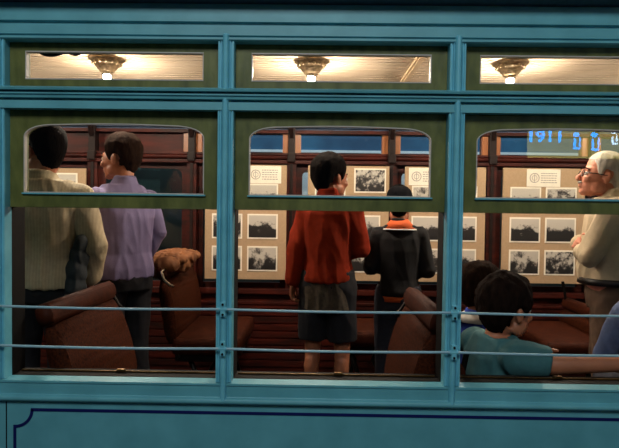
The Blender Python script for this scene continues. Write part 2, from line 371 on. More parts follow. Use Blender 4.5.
# dark sagging strip along the top of the first transom
bm = bmesh.new()
top = 1.757; n = 24; xs = [-.935+.16*k/n for k in range(n+1)]
lo = [top-.003-.011*max(0, math.sin(PI*min(1, k/12)))**.8 - .007*max(0, math.sin(PI*(k-15)/6) if 15 < k < 21 else 0) for k in range(n+1)]
extr(bm, [(x, top+.003) for x in xs]+[(x, z) for x, z in zip(xs[::-1], lo[::-1])], 'y', .052, .058)
o = link('sagging_strip', bm, M['black']); o.parent = bpy.data.objects['window_3']

# guard rods --------------------------------------------------------
for z, lab in ((.917, 'upper pale blue guard rod running across all three windows'), (.788, 'lower pale blue guard rod running across all three windows')):
    t = empty('guard_rod', (P0, -.018, z)); tag(t, lab, 'guard rod', None)
    bm = bmesh.new(); pts = []
    for a, b in zip(POSTS, POSTS[1:]):
        pts += [(a+(b-a)*k/8-P0, 0, -.004*math.sin(PI*k/8)) for k in range(8)]
    pts.append((P1-P0, 0, 0)); tube(bm, pts, .0042, 10); link('rod', bm, M['rodpaint'] if 'rodpaint' in M else M.setdefault('rodpaint', mat('pale_blue_rod_paint', (150, 190, 205), .35, var=.08)), t, True)
    for x in POSTS:
        bm = bmesh.new(); X = x-P0
        box(bm, X-.0085, X+.0085, .0055-.012, .0055+.003, -.024, .024, .003)
        tube(bm, [(X-.013, 0, 0), (X+.013, 0, 0)], .0075, 14)
        br = link('rod_bracket', bm, M['tealpost'], t)
        for dz in (-.0165, .0165):
            bm = bmesh.new(); tube(bm, [(X, -.010, dz), (X, -.005, dz)], .0038, 10)
            link('screw', bm, M['jamb'], br)

# ------------------------------------------------------------------ far wall
PIL = [-.19+.745*k for k in range(-4, 5)]
wf = []
bm = bmesh.new()
box(bm, XL, XR, 2.40, 2.50, -.02, .60); box(bm, XL, XR, 2.37, 2.50, .60, .64, .006); box(bm, XL, XR, 2.385, 2.45, .52, .54, .004)
for k in range(9): box(bm, XL, XR, 2.392, 2.40, .05+.055*k, .095+.055*k, .003)
for x in PIL: box(bm, x-.035, x+.035, 2.39, 2.50, .64, 1.575)
box(bm, XL, XR, 2.375, 2.50, 1.575, 1.600, .004)
hp = [(2.42-.035*math.sin(PI*k/8), 1.622-.02*math.cos(PI*k/8)) for k in range(9)]
extr(bm, [(2.5, 1.602)]+hp+[(2.5, 1.642)], 'x', XL, XR)
box(bm, XL, XR, 2.40, 2.50, 1.642, 1.657); box(bm, XL, XR, 2.39, 2.50, 1.80, 1.825, .003)
wfar = struct(link('wall_back', bm, M['wood']))
bm = bmesh.new()
for x in PIL[3:]: box(bm, x-.068, x-.024, 2.42, 2.49, 1.657, 1.80); box(bm, x+.024, x+.068, 2.42, 2.49, 1.657, 1.80)
link('pilaster_cheek', bm, M['woodtan'], wfar)
bm = bmesh.new()
for x in PIL:
    box(bm, x-.026, x+.026, 2.375, 2.48, 1.65, 1.85, .006); box(bm, x-.030, x+.030, 2.355, 2.42, 1.585, 1.655, .012)
    extr(bm, [(2.44, 1.74), (2.375, 1.76), (2.33, 1.84), (2.31, 1.95), (2.44, 1.95)], 'x', x-.014, x+.014)
    box(bm, x-.012, x+.012, 2.382, 2.395, .66, 1.575, .004)
link('pilaster', bm, M['wooddark'], wfar)
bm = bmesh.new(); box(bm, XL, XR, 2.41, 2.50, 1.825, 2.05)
for z in (1.845, 1.865, 1.885, 1.91): tube(bm, [(XL, 2.392, z), (XR, 2.392, z)], .0065, 8)  # rods shaped and coloured to imitate bluish streaks reflected in the glass
link('reflection_cornice', bm, M['streakblue'] if 'streakblue' in M else M.setdefault('streakblue', mat('blue_reflection_streak', (50, 66, 90), .7, var=.3)), wfar)
# closed transom panels and blind lower windows in the dim left end
bm = bmesh.new()
for x in PIL[:3]: box(bm, x+.03, x+.715, 2.44, 2.48, 1.655, 1.802)
box(bm, XL, PIL[0]-.03, 2.44, 2.48, .64, 1.802)
link('transom_panel', bm, M['wood'], wfar)
wj = 10
for i, x in enumerate(PIL[:-1]):
    wj += 1; x0, x1 = x+.035, x+.71
    bm = bmesh.new(); inn = arch_in(x0+.045, x1-.045, .68, 1.535, .07, .05); frame(bm, (x0, x1, .64, 1.576), inn, 2.43, 2.46)
    w = struct(link('window_%d' % wj, bm, M['wood']))
    bm = bmesh.new(); pane(bm, inset(inn, .0), 2.445); link('pane', bm, M['glass'], w)
    if i > 2:
        bm = bmesh.new(); pane(bm, rect_in(x+.05, x+.70, 1.655, 1.802), 2.455); link('transom_pane', bm, M['glass'], w)

# display boards ----------------------------------------------------
def photo(parent, xc, zc, w, h, k, mw=.011):
    bm = bmesh.new(); box(bm, -w/2, w/2, -.0045, -.0005, -h/2, h/2); o = link('photo_mount', bm, M['mount'], parent); o.location = (xc, 0, zc)
    bm = bmesh.new(); box(bm, -w/2+mw, w/2-mw, -.0060, -.0042, -h/2+mw, h/2-mw); p = link('photograph', bm, PH[k % 7], o)
def card(parent, xc, zc, w, h):
    bm = bmesh.new(); box(bm, -w/2, w/2, -.0045, -.0005, -h/2, h/2); o = link('title_card', bm, M['mount'], parent); o.location = (xc, 0, zc)
    bm = bmesh.new(); cx0 = -w*.27; r = h*.28
    A = [(cx0+r*math.cos(t), r*math.sin(t)) for t in [2*PI*k/24 for k in range(24)]]; B = [(cx0+r*.86*math.cos(t), r*.86*math.sin(t)) for t in [2*PI*k/24 for k in range(24)]]
    ring(bm, A, B, -.0056, -.0042)
    A = [(cx0+r*.55*math.cos(t), r*.55*math.sin(t)) for t in [2*PI*k/24 for k in range(24)]]; B = [(cx0+r*.45*math.cos(t), r*.45*math.sin(t)) for t in [2*PI*k/24 for k in range(24)]]
    ring(bm, A, B, -.0056, -.0042); box(bm, cx0-.002, cx0+.002, -.0056, -.0042, -r*.8, r*.8)
    link('round_emblem', bm, M['ink'], o)
    bm = bmesh.new(); rnd = random.Random(3)
    for j in range(5):
        x = -w*.08; z = h*.26-j*h*.13
        while x < w*.38:
            l = rnd.uniform(.008, .02); box(bm, x, min(x+l, w*.42), -.0054, -.0042, z-.003, z+.003); x += l+.005
    link('lettering', bm, M['ink'], o)
BY = 2.352
def board(x0, x1, z0, z1, label):
    t = empty('display_board', (x0, BY, z0)); tag(t, label, 'display board', 'photo display boards on the far windows')
    bm = bmesh.new(); box(bm, 0, x1-x0, 0, .018, 0, z1-z0, .002); link('backing', bm, M['board'], t); return t
# rows measured on the photograph's boards (heights above the floor)
def fill(t, x0, z0, cols, rows, w, h, skip=(), k0=0):
    k = k0
    for r in rows:
        for c in cols:
            k += 1
            if (c, r) in skip or ((round(c, 3), r) in skip): continue
            photo(t, c-x0, r-z0, w, h, k)
rows = (1.318, 1.100, .860)
def std(x0, x1, z0=.713, z1=1.562, label='', cardx=None, big=None, k0=0, rows=(1.330, 1.107, .868)):
    t = board(x0, x1, z0, z1, label); c1 = x0+.165; c2 = x1-.175
    fill(t, x0, z0, (c1, c2), rows, .225, .185, k0=k0, skip=((c2, rows[0]),) if big else ())
    if big: photo(t, big[0]-x0, big[1]-z0, big[2], big[3], 5+k0)
    if cardx is not None: card(t, cardx-x0, 1.490-z0, .245, .128)
    return t
std(-.825, -.222, label='tan photo board behind the second post with card at its upper right', cardx=-.385, k0=0)
std(-.065, .535, label='tan photo board with one large print between the red fleece and black cap', big=(.393, 1.455, .235, .18), k0=2)
std(.650, 1.245, label='tan photo board half behind the third post, title card at upper left', cardx=.80, k0=5)
std(1.372, 1.972, label='tan photo board with centred title card, left of the white haired man', cardx=1.665, k0=8)
t = board(-2.31, -1.715, .713, 1.52, 'dim tan board at far left showing between two men\'s heads'); fill(t, -2.31, .713, (-2.16, -1.88), (1.40, 1.17, .93), .21, .17)

# ceiling lamps ------------------------------------------------------
lamp0 = None
LAB = ['lit bronze ceiling lamp off past the left end', 'lit bronze ceiling lamp in the left transom window', 'lit bronze ceiling lamp in the middle transom window', 'lit bronze ceiling lamp in the right transom window', 'lit bronze ceiling lamp off past the right end']
def dup(root, name=None):
    r = root.copy(); C.objects.link(r)
    for ch in list(root.children):
        c = ch.copy(); C.objects.link(c); c.parent = r
        for g in list(ch.children):
            d = g.copy(); C.objects.link(d); d.parent = c
    return r
for i, x in enumerate((-2.35, -1.23, -.04, 1.11, 2.3)):
    if lamp0 is None:
        t = lamp0 = empty('ceiling_lamp')
        bm = bmesh.new(); lathe(bm, [(.02, .002), (.096, .001), (.101, -.004), (.099, -.011), (.090, -.015), (.084, -.022), (.080, -.030), (.073, -.035), (.067, -.044), (.060, -.050), (.055, -.060), (.046, -.066), (.042, -.076), (.034, -.080), (.026, -.082)], (0, 0, 0), 40)
        link('canopy', bm, M['bronze'], t, True)
        bm = bmesh.new()
        for k in range(14):
            a = 2*PI*k/14; ell(bm, (.078*math.cos(a), .078*math.sin(a), -.030), (.009, .009, .010), sub=1)
        link('beading', bm, M['bronze'], t, True)
        bm = bmesh.new(); lathe(bm, [(.026, -.078), (.032, -.082), (.030, -.092), (.020, -.096)], (0, 0, 0), 28); link('socket', bm, M['chrome'], t, True)
        bm = bmesh.new(); lathe(bm, [(.014, -.090), (.019, -.096), (.0215, -.104), (.020, -.112), (.013, -.119), (.004, -.122)], (0, 0, 0), 20); link('bulb', bm, M['bulb'], t, True)
    else: t = dup(lamp0)
    t.location = (x, 1.47, 2.102); tag(t, LAB[i], 'ceiling lamp', 'ceiling lamps along the middle')

# seats ---------------------------------------------------------------
def rot2(a): return Matrix.Rotation(a, 3, 'Y')
def make_seat(name, x, y0, y1, face, label, top=.89, lean=16, ch=.455, cd=.42):
    """transverse bench: face=+1 looks towards +X; x = top of the backrest; y0..y1 = its width"""
    t = empty(name, (x, (y0+y1)/2, 0)); h = (y1-y0)/2; f = face
    tag(t, label, 'seat', 'brown leather bench seats')
    la = math.radians(lean); H = top-.42
    def slab(a0, a1, th, bulge, yh):
        # profile in (x,z) along the leaning back, from height a0..a1 measured down from the top
        pr = []
        for k in range(13):
            u = k/12; s = a0+(a1-a0)*u; b = th+bulge*math.sin(PI*u)**.6; pr.append((s, b))
        loop = [(s, b) for s, b in pr]+[(s, -b*.7) for s, b in reversed(pr)]
        return [(f*(s*math.sin(la)+b*math.cos(la)), top-s*math.cos(la)+b*math.sin(la)*1) for s, b in loop]
    bm = bmesh.new(); extr(bm, slab(.085, H/math.cos(la), .02, .028, h), 'y', -h+.01, h-.01)
    bmesh.ops.bevel(bm, geom=[e for e in bm.edges if abs(e.verts[0].co.y-e.verts[1].co.y) < 1e-6], offset=.012, segments=3, affect='EDGES')
    b = link('backrest', bm, M['leather'], t, True)
    bm = bmesh.new(); extr(bm, slab(.0, .082, .022, .014, h), 'y', -h, h)
    bmesh.ops.bevel(bm, geom=[e for e in bm.edges if abs(e.verts[0].co.y-e.verts[1].co.y) < 1e-6], offset=.012, segments=3, affect='EDGES')
    link('top_roll', bm, M['leathertop'], b, True)
    bx = f*H*math.tan(la)
    bm = bmesh.new(); a, c = sorted((bx+f*.0, bx+f*cd)); box(bm, a, c, -h+.01, h-.01, ch-.105, ch, .035); link('cushion', bm, M['leathertop'], t, True)
    bm = bmesh.new(); box(bm, a+.02, c-.02, -h+.03, h-.03, ch-.145, ch-.103, .004)
    for s in (-1, 1):
        yy = s*(h-.03); tube(bm, [(bx+f*.05, yy*1.0, .33), (bx*.6, yy, .55), (f*.05, yy, .74)], .011, 8)
    link('frame', bm, M['iron'], t)
    for s in (-1, 1):
        bm = bmesh.new(); yy = s*(h-.08); tube(bm, [(bx+f*.08, yy, 0), (bx+f*.16, yy, .16), (bx+f*.10, yy, ch-.135)], .016, 10); tube(bm, [(bx+f*(cd-.08), yy, 0), (bx+f*(cd-.13), yy, .16), (bx+f*(cd-.07), yy, ch-.135)], .016, 10)
        link('leg', bm, M['iron'], t, True)
    bm = bmesh.new(); yy = h-.02 if y0 < .5 else -h-.008
    tube(bm, [(f*.035, yy, top-.015), (f*.02, yy-.03*(1 if y0 > .5 else -1), top-.03), (f*.035, yy-.032*(1 if y0 > .5 else -1), top-.075), (f*.065, yy-.01*(1 if y0 > .5 else -1), top-.11), (f*.085, yy, top-.12)], .0085, 10)
    link('grab_handle', bm, M['chrome' if y0 > .5 else 'iron'], t, True)
    return t
make_seat('bench_seat', -.985, .16, .80, 1, 'speckled brown leather bench seat back below the man in beige')
make_seat('bench_seat', .455, .16, .78, -1, 'tan leather bench seat back at right edge of middle window', top=.885, lean=13)
make_seat('bench_seat', .50, .16, .78, 1, 'brown bench seat holding the boy in the teal shirt', top=.70, lean=4, ch=.315, cd=.29)
make_seat('bench_seat', -.93, 1.52, 2.30, 1, 'brown bench seat with chrome handle and tan jacket on its back', lean=8)
make_seat('bench_seat', .62, 1.78, 2.30, -1, 'orange brown bench seat behind the legs of the fleece wearer', top=.80, lean=6)
make_seat('bench_seat', 1.84, 1.56, 2.30, -1, 'rust brown bench seat behind the boy\'s outstretched arm', top=.62, lean=6)
make_seat('bench_seat', 1.66, .16, .72, -1, 'bench seat under the grey blue shirt at the right edge', top=.70, lean=6, ch=.38)

# ------------------------------------------------------------------ people
def head_shapes(bm, Mx, k=1.0, nose=1.0):
    def E(c, r, sub=3): ell(bm, Mx @ (Vector(c)*k), tuple(q*k for q in r), Mx.to_3x3(), sub)
    E((0, -.018, .052), (.074, .096, .080)); E((0, .020, .0), (.066, .072, .078)); E((0, .034, -.045), (.054, .056, .062))
    E((0, .062, -.088), (.024, .024, .022)); E((0, .038, -.074), (.046, .044, .030))
    for s in (-1, 1):
        E((s*.034, .066, -.026), (.024, .024, .022)); E((s*.046, .012, -.058), (.020, .036, .034))
        tube(bm, [Mx @ Vector((s*.010*k, .088*k, .022*k)), Mx @ Vector((s*.044*k, .070*k, .020*k))], [.010*k, .011*k], 10)
        E((s*.074, -.012, -.006), (.008, .019, .031)); E((s*.080, -.020, .006), (.007, .012, .019))   # ears
    tube(bm, [Mx @ Vector((0, .084*k, .012*k)), Mx @ Vector((0, .100*k, -.012*k)), Mx @ Vector((0, .110*k*nose, -.028*k))], [.008*k, .009*k, .012*k], 10)
    E((0, .104*nose, -.032), (.016, .012, .010)); E((0, .086, -.056), (.023, .010, .006)); E((0, .084, -.066), (.020, .010, .007))
def make_hair(parent, Mx, m, k=1.0, thick=.010, front=.055, side=.0, back=-.075, rough=.006, bald=False, seed=0, ext=(1, 1, 1)):
    """a cap of hair standing off the skull; it dives under the skin below the hairline"""
    bm = bmesh.new(); bmesh.ops.create_icosphere(bm, subdivisions=5, radius=1)
    for v in bm.verts:
        d = v.co.normalized(); z = d.z; lo = max(0, -z)
        p = Vector((d.x*.0765*ext[0]*(1-.30*lo*lo), -.020+d.y*.098*ext[1]*(1-.22*lo*lo), .050+z*(.083*ext[2] if z > 0 else .165)))
        a = math.atan2(d.y, abs(d.x)+1e-6)                                   # 90 deg = forehead, 0 = ear, -90 = nape
        ks = [(-1.6, back), (-.75, back+.010), (-.38, side-.022), (-.12, side+.022), (.22, side+.026), (.34, side-.014), (.55, side-.006), (.80, front-.022), (1.05, front-.004), (1.6, front)]
        for (a0, h0), (a1, h1) in zip(ks, ks[1:]):
            if a <= a1 or a1 == 1.6: u = min(1, max(0, (a-a0)/(a1-a0))); u = u*u*(3-2*u); hl = h0+(h1-h0)*u; break
        n = noise.noise(Vector((p.x*42+seed, p.y*42, p.z*20)))+.5*noise.noise(Vector((p.x*110+seed, p.y*110, p.z*50)))
        e = (p.z-hl-.004*n)/.05; t = (thick*(.25+.75*min(1, max(0, e))**.7)*(1+.3*max(0, z))+rough*n*min(1, max(0, e)+.3)) if e > 0 else -.016*min(1, -e*5)-.002
        if bald and z > .5 and d.y > -.5: t = min(t, .0015+.002*n)
        v.co = Mx @ ((p+d*t)*k)
    return link('hair', bm, m, parent, True)
def eyes(parent, Mx, k=1.0):
    for s in (-1, 1):
        bm = bmesh.new(); ell(bm, Mx @ Vector((s*.031*k, .0775*k, .0)), .0125*k, sub=2); e = link('eye', bm, M['eyew'], parent, True)
        bm = bmesh.new(); ell(bm, Mx @ Vector((s*.031*k, .0855*k, .0)), (.0065*k, .0055*k, .0065*k), Mx.to_3x3(), 2); link('iris', bm, M['iris'], e, True)
        bm = bmesh.new(); tube(bm, [Mx @ (Vector((s*x, y, z))*k) for x, y, z in ((.014, .098, .024), (.032, .090, .030), (.048, .072, .024))], [.003*k, .004*k, .002*k], 8); link('eyebrow', bm, M['hairdark'], parent, True)
def hand_shapes(bm, w, d, n, k=1.0, side=1, curl=.5):
    """hand from wrist w along d; n = back-of-hand normal; thumb on +side"""
    d = Vector(d).normalized(); n = Vector(n); n = (n-d*n.dot(d)).normalized(); s = d.cross(n)*side; w = Vector(w)
    A = Matrix((s, d, n)).transposed()
    ell(bm, w+d*.048*k, (.040*k, .052*k, .016*k), A, 3); tube(bm, [w-d*.02*k, w+d*.03*k], [.027*k, .026*k], 12)
    for i, (o, l) in enumerate(((.028, .072), (.010, .082), (-.010, .076), (-.027, .060))):
        b = w+d*.088*k+s*o*k; p = [b-d*.03*k, b]; dd = d.copy()
        for j, f in enumerate((.45, .32, .23)):
            dd = (Matrix.Rotation(-curl*(.5+.4*j), 3, s) @ dd) if side > 0 else (Matrix.Rotation(curl*(.5+.4*j), 3, s) @ dd); p.append(p[-1]+dd*l*f*k)
        tube(bm, p, [.009*k, .0092*k, .0088*k, .008*k, .0068*k], 8); ell(bm, p[-1], .0068*k, sub=1)
    b = w+d*.022*k+s*.028*k; q = b+(d*.5+s*.8).normalized()*.036*k; r = q+(d*.85+s*.3-n*.2).normalized()*.03*k; e = r+(d*.95-n*.3).normalized()*.024*k
    tube(bm, [b-s*.015*k, b, q, r, e], [.014*k, .014*k, .0115*k, .010*k, .008*k], 8); ell(bm, e, .008*k, sub=1)

def person(loc, rz, H, label, cfg):
    """local frame: faces +Y, feet on z=0, built 1.75 m tall and scaled"""
    k = H/1.75; seat = cfg.get('seat'); drop = (.90-(seat/k)) if seat else 0
    t = empty('person', loc, rz); tag(t, label, 'person')
    lean = cfg.get('lean', 0); sl = cfg.get('side_lean', 0); wd = cfg.get('wide', 1.0)
    def T(x, y, z):
        if z > .9: y += lean*(z-.9); x += sl*(z-.9)
        return Vector((x*k, y*k, (z-drop)*k))
    hipz = .90
    if seat:
        knee = [Vector((s*.10*k, .42*k, (hipz-drop+.0)*k)) for s in (-1, 1)]; ank = [Vector((s*.10*k, .40*k, .09*k)) for s in (-1, 1)]
        if (hipz-drop)*k > .62: pass
    else:
        st = cfg.get('stance', 0)
        knee = [Vector((s*.098*k, (.02+s*st)*k, .49*k)) for s in (-1, 1)]; ank = [Vector((s*.105*k, (-.02+s*st)*k, .09*k)) for s in (-1, 1)]
    hip = [T(s*.088, 0, hipz) for s in (-1, 1)]; sh = [T(s*.178*wd, 0, 1.385) for s in (-1, 1)]
    if cfg.get('world'):
        inv = Matrix.Rotation(-rz, 3, 'Z'); el, wr = [[inv @ (Vector(e)-Vector(loc)) for e in cfg[w]] for w in ('elbow', 'wrist')]
    else: el = [Vector(e)*k-Vector((0, 0, drop*k)) for e in cfg['elbow']]; wr = [Vector(e)*k-Vector((0, 0, drop*k)) for e in cfg['wrist']]
    ak = cfg.get('arm', 1.0)
    nb = T(0, -.01, 1.48); hl = Vector(cfg.get('head_off', (0, .03, 0)))*k
    hc = T(0, 0, 1.628)+hl; hk = cfg.get('head_k', 1.0)
    Mx = Matrix.Translation(hc) @ Matrix.Rotation(cfg.get('head_yaw', 0), 4, 'Z') @ Matrix.Rotation(-cfg.get('head_pitch', 0), 4, 'X')
    TR = [(.84, .13, .10), (.88, .160, .112), (.96, .165, .115), (1.05, .148, .102), (1.16, .155, .108), (1.27, .172, .115), (1.36, .182, .108), (1.415, .158, .090), (1.465, .112, .074), (1.51, .064, .060)]
    def torso(bm, inf, z0=.84, z1=1.5, flare=0, cap=True):
        rr = [r for r in TR if z0 <= r[0] <= z1]
        if rr[0][0] > z0+.005: rr = [(z0, .160, .112)]+rr
        out = []
        for z, rx, ry in rr:
            p = T(0, 0, z); f = flare*max(0, (1.1-z)/.25)
            belly = cfg.get('belly', 0)*math.exp(-((z-1.08)/.12)**2)
            out.append((p.x, p.y+belly*.5*k, p.z, (rx*wd+inf+f+belly*.3)*k, (ry+inf+f+belly*.6)*k))
        loft(bm, out)
    sc_m = M[cfg.get('skin', 'skin')]
    bm = bmesh.new(); torso(bm, -.006)
    tube(bm, [T(0, -.01, 1.40), nb, hc+Mx.to_3x3() @ Vector((0, -.028, -.05))*hk], [.060*k, .054*k, .053*hk], 18)
    head_shapes(bm, Mx, hk)
    for i in (0, 1):
        limb(bm, [sh[i]-Vector((0, 0, .01)), el[i], wr[i]], [.043*k*ak, .037*k*ak, .026*k*ak])
        limb(bm, [hip[i], knee[i], ank[i]], [.075*k, .052*k, .036*k]); 
        mid = knee[i].lerp(ank[i], .3); ell(bm, mid+Vector((0, -.012*k, 0)), (.050*k, .052*k, .10*k), sub=2)
        tube(bm, [ank[i], ank[i]+Vector((0, .10*k, -.05*k))], [.036*k, .030*k], 10)
        hd = cfg.get('hand', [((wr[0]-el[0]).normalized(), (-1, 0, 0)), ((wr[1]-el[1]).normalized(), (1, 0, 0))])[i]
        hand_shapes(bm, wr[i], hd[0], hd[1], k*ak**.6, 1 if i == 0 else -1, cfg.get('curl', .45))
    body = solid('body', bm, sc_m, t, cfg.get('vox', .005), 2)
    make_hair(t, Mx, M[cfg['hair']], hk, **cfg.get('hairkw', {})) if not cfg.get('cap') else None
    if cfg.get('cap'):
        make_hair(t, Mx, M[cfg['hair']], hk, thick=.006)
        bm = bmesh.new(); loftr = []
        for q in range(9):
            a = PI/2*q/8; loftr.append((0, -.018*hk, (.045+.092*math.sin(a))*hk, max(.006, .088*math.cos(a)**.7)*hk, max(.006, .110*math.cos(a)**.7)*hk))
        loft(bm, [(0, -.018*hk, .020*hk, .086*hk, .107*hk)]+loftr, pw=2)
        ell(bm, (0, .105*hk, .035*hk), (.062*hk, .062*hk, .007*hk)); ell(bm, (0, -.018*hk, .138*hk), (.008*hk, .008*hk, .006*hk), sub=1)
        bm.transform(Mx); link('cap', bm, M['blackcloth'], t, True)
    eyes(t, Mx, hk)
    # shirt
    S = cfg['shirt']; inf = S.get('inf', .016); z0 = S.get('z0', .86)
    bm = bmesh.new(); torso(bm, inf, z0, 1.48, S.get('flare', .01))
    sr = S.get('sleeve', 1.0)
    for i in (0, 1):
        if True: pass
        r0, r1, r2 = (.064*k, .056*k, .043*k) if not S.get('thick') else (.074*k, .066*k, .052*k)
        r0, r1, r2 = r0*ak**.6, r1*ak, r2*ak
        ell(bm, sh[i]+Vector((0, 0, -.005)), r0*1.02, sub=3)
        if sr >= 1: limb(bm, [sh[i], el[i], el[i].lerp(wr[i], min(1, sr-.08+.0))], [r0, r1, r2])
        else: p = sh[i].lerp(el[i], sr*1.0); tube(bm, [sh[i], sh[i].lerp(p, .5), p], [r0, r0*.98, r0*.95], 18)
        if S.get('cuff'):
            a = el[i].lerp(wr[i], .86)
    pc = T(0, -.012, 1.498)
    if S.get('collar', True): loft(bm, [(pc.x, pc.y, pc.z-.035*k, .088*k, .080*k), (pc.x, pc.y-.004, pc.z, .066*k, .064*k), (pc.x, pc.y-.008*k, pc.z+.020*k, .061*k, .060*k)], pw=2)
    shirt = solid('shirt' if not S.get('name') else S['name'], bm, M[S['m']], t, cfg.get('vox', .005)+.001, 3, folds(S.get('amp', .007), 9, 4, S.get('seed', 1)))
    if S.get('collar2'):
        for nm, mm, dz, rr, hh in S['collar2']:
            bm = bmesh.new(); loft(bm, [(pc.x, pc.y, pc.z+dz*k, rr*k, rr*.92*k), (pc.x, pc.y-.006*k, pc.z+(dz+hh)*k, (rr-hh*.9)*k, (rr-hh*.9)*.94*k)], pw=2)
            link(nm, bm, M[mm], t, True)
    if S.get('tail'):
        nm, mm, a, b = S['tail']; bm = bmesh.new(); p = [(0, T(0, 0, .95).y, z*k, (.172*wd+g)*k, (.122+g)*k) for z, g in ((a, .030), ((a+b)/2, .020), (b, .008))]
        loft(bm, p); solid(nm, bm, M[mm], t, .006, 2, folds(.010, 12, 5, 5))
    if S.get('hemband'):
        mm, a, b = S['hemband']; bm = bmesh.new(); p = T(0, 0, .9); loft(bm, [(0, p.y, a*k, .188*wd*k, .130*k), (0, p.y, b*k, .192*wd*k, .134*k)]); link('hem_band', bm, M[mm], t, True)
    # cuffs
    if S.get('cuff'):
        for i in (0, 1):
            dd = (wr[i]-el[i]).normalized(); bm = bmesh.new(); tube(bm, [wr[i]-dd*.035*k, wr[i]+dd*.012*k], [.042*k, .040*k], 16); link('cuff', bm, M[S['cuff']], t, True)
    # trousers
    B = cfg['bottom']; bm = bmesh.new(); ring = [(0, T(0, 0, z).y if z > .9 else 0, (z-drop)*k, rx*k, ry*k) for z, rx, ry in ((.82, .165, .120), (.90, .180, .128), (1.0, .168, .120))]
    loft(bm, ring)
    for i in (0, 1):
        if B.get('short'):
            q = hip[i].lerp(knee[i], B['short']); tube(bm, [hip[i], q], [.100*k, .094*k], 18); ell(bm, hip[i], .099*k)
        else:
            limb(bm, [hip[i], knee[i], ank[i]+Vector((0, 0, -.01*k))], [.098*k, .074*k, .060*k])
    solid(B.get('name', 'trousers'), bm, M[B['m']], t, .007, 3, folds(.006, 8, 5, 9))
    if B.get('belt'):
        p = T(0, 0, .985); bm = bmesh.new(); o_ = cfg.get('belly', 0); A = [(p.x, p.y+o_*.4*k, p.z-.02*k, (.184*wd+.01+o_*.2)*k, (.140+o_*.3)*k), (p.x, p.y+o_*.4*k, p.z+.018*k, (.183*wd+.01+o_*.2)*k, (.139+o_*.3)*k)]
        loft(bm, A); link('belt', bm, M['black'], t, True)
    for i in (0, 1):
        bm = bmesh.new(); a = ank[i]; y = a.y
        loft(bm, [(a.x, y+.055*k, .0, .042*k, .130*k), (a.x, y+.055*k, .03*k, .046*k, .135*k), (a.x, y+.045*k, .055*k, .043*k, .115*k), (a.x, y+.0*k, .085*k, .040*k, .055*k), (a.x, y-.003*k, .115*k, .036*k, .042*k)])
        link('shoe', bm, M['black'], t, True)
    if cfg.get('glasses'):
        bm = bmesh.new()
        for s in (-1, 1):
            tube(bm, [Mx @ Vector((s*.032+.020*math.cos(a), .098, .016*math.sin(a)-.001)) for a in [2*PI*q/16 for q in range(17)]], .0022, 6)
            tube(bm, [Mx @ Vector((s*.052, .096, .004)), Mx @ Vector((s*.079, .05, .006)), Mx @ Vector((s*.084, -.01, .006)), Mx @ Vector((s*.083, -.022, -.010))], .0024, 6)
        tube(bm, [Mx @ Vector((-.012, .099, .003)), Mx @ Vector((.012, .099, .003))], .002, 6)
        link('glasses', bm, M['black'], t, True)
    if cfg.get('moustache'):
        bm = bmesh.new(); ell(bm, Mx @ Vector((0, .094, -.047)), (.026, .010, .008), Mx.to_3x3()); link('moustache', bm, M['hairwhite'], t, True)
    t['_'] = 0; del t['_']
    return t, Mx

D = math.radians
# man in beige, seen from behind, head turned left
person((-1.37, .98, 0), D(8), 1.635, 'man in long untucked beige shirt, seen from behind at the far left', dict(
    elbow=[(-.27, .02, 1.13), (.275, -.04, 1.12)], wrist=[(-.24, .20, .98), (.235, .06, .93)], hair='hairdark', head_yaw=D(44), head_k=1.12, head_off=(0, .02, -.012), wide=1.06,
    hairkw=dict(thick=.006, front=.082, side=.0, back=-.078, rough=.003), shirt=dict(m='beige', z0=.90, flare=.020, inf=.026, amp=.008, seed=2, thick=True), bottom=dict(m='trouser')))
# man in lavender
person((-1.10, 1.40, 0), D(52), 1.63, 'man with brown hair in lavender shirt, in profile with a hand on his hip', dict(
    head_k=1.07, elbow=[(-.22, .14, 1.18), (.225, -.03, 1.17)], wrist=[(-.05, .33, 1.25), (.17, .03, 1.02)], hair='hairbrown', head_yaw=D(24), head_off=(0, .035, 0), lean=.03,
    hairkw=dict(thick=.012, front=.066, side=.0, back=-.075, rough=.005, seed=4), shirt=dict(m='lav', z0=.90, seed=5), bottom=dict(m='trouser')))
# red fleece
person((.07, 1.42, 0), D(-14), 1.565, 'dark haired person in orange-red fleece and dark shorts, back turned, head turned right', dict(
    elbow=[(-.198, -.02, 1.12), (.198, .05, 1.14)], wrist=[(-.215, -.045, .92), (.10, .20, 1.10)], head_k=1.05, hair='hairdark', head_yaw=D(-36), head_off=(0, .04, -.040), lean=.04, wide=.80,
    hairkw=dict(thick=.014, front=.06, side=-.002, back=-.078, rough=.005, seed=9), shirt=dict(m='red', z0=.93, flare=.012, inf=.022, thick=True, name='fleece', cuff='white', seed=3, amp=.009, tail=('shirt_tail', 'greycloth', .75, .95)),
    bottom=dict(m='trouser', short=.86, name='shorts'), curl=.9))
# kid in cap
person((.505, 1.60, 0), D(-4), 1.375, 'child in black cap and black sweater with orange collar, seen from behind', dict(
    elbow=[(-.215, .0, 1.14), (.215, .0, 1.12)], wrist=[(-.06, .17, 1.10), (.08, .19, 1.06)], hair='hairdark', cap=True, head_yaw=D(-8), head_off=(0, .03, -.015), head_k=.92, wide=.84,
    shirt=dict(m='navyfleece', z0=.93, thick=True, name='sweater', seed=6, amp=.006, collar2=[('collar', 'orange', -.062, .132, .078), ('collar_edge', 'white', -.068, .139, .010)], hemband=('orange', .885, .925)), bottom=dict(m='jeans')))
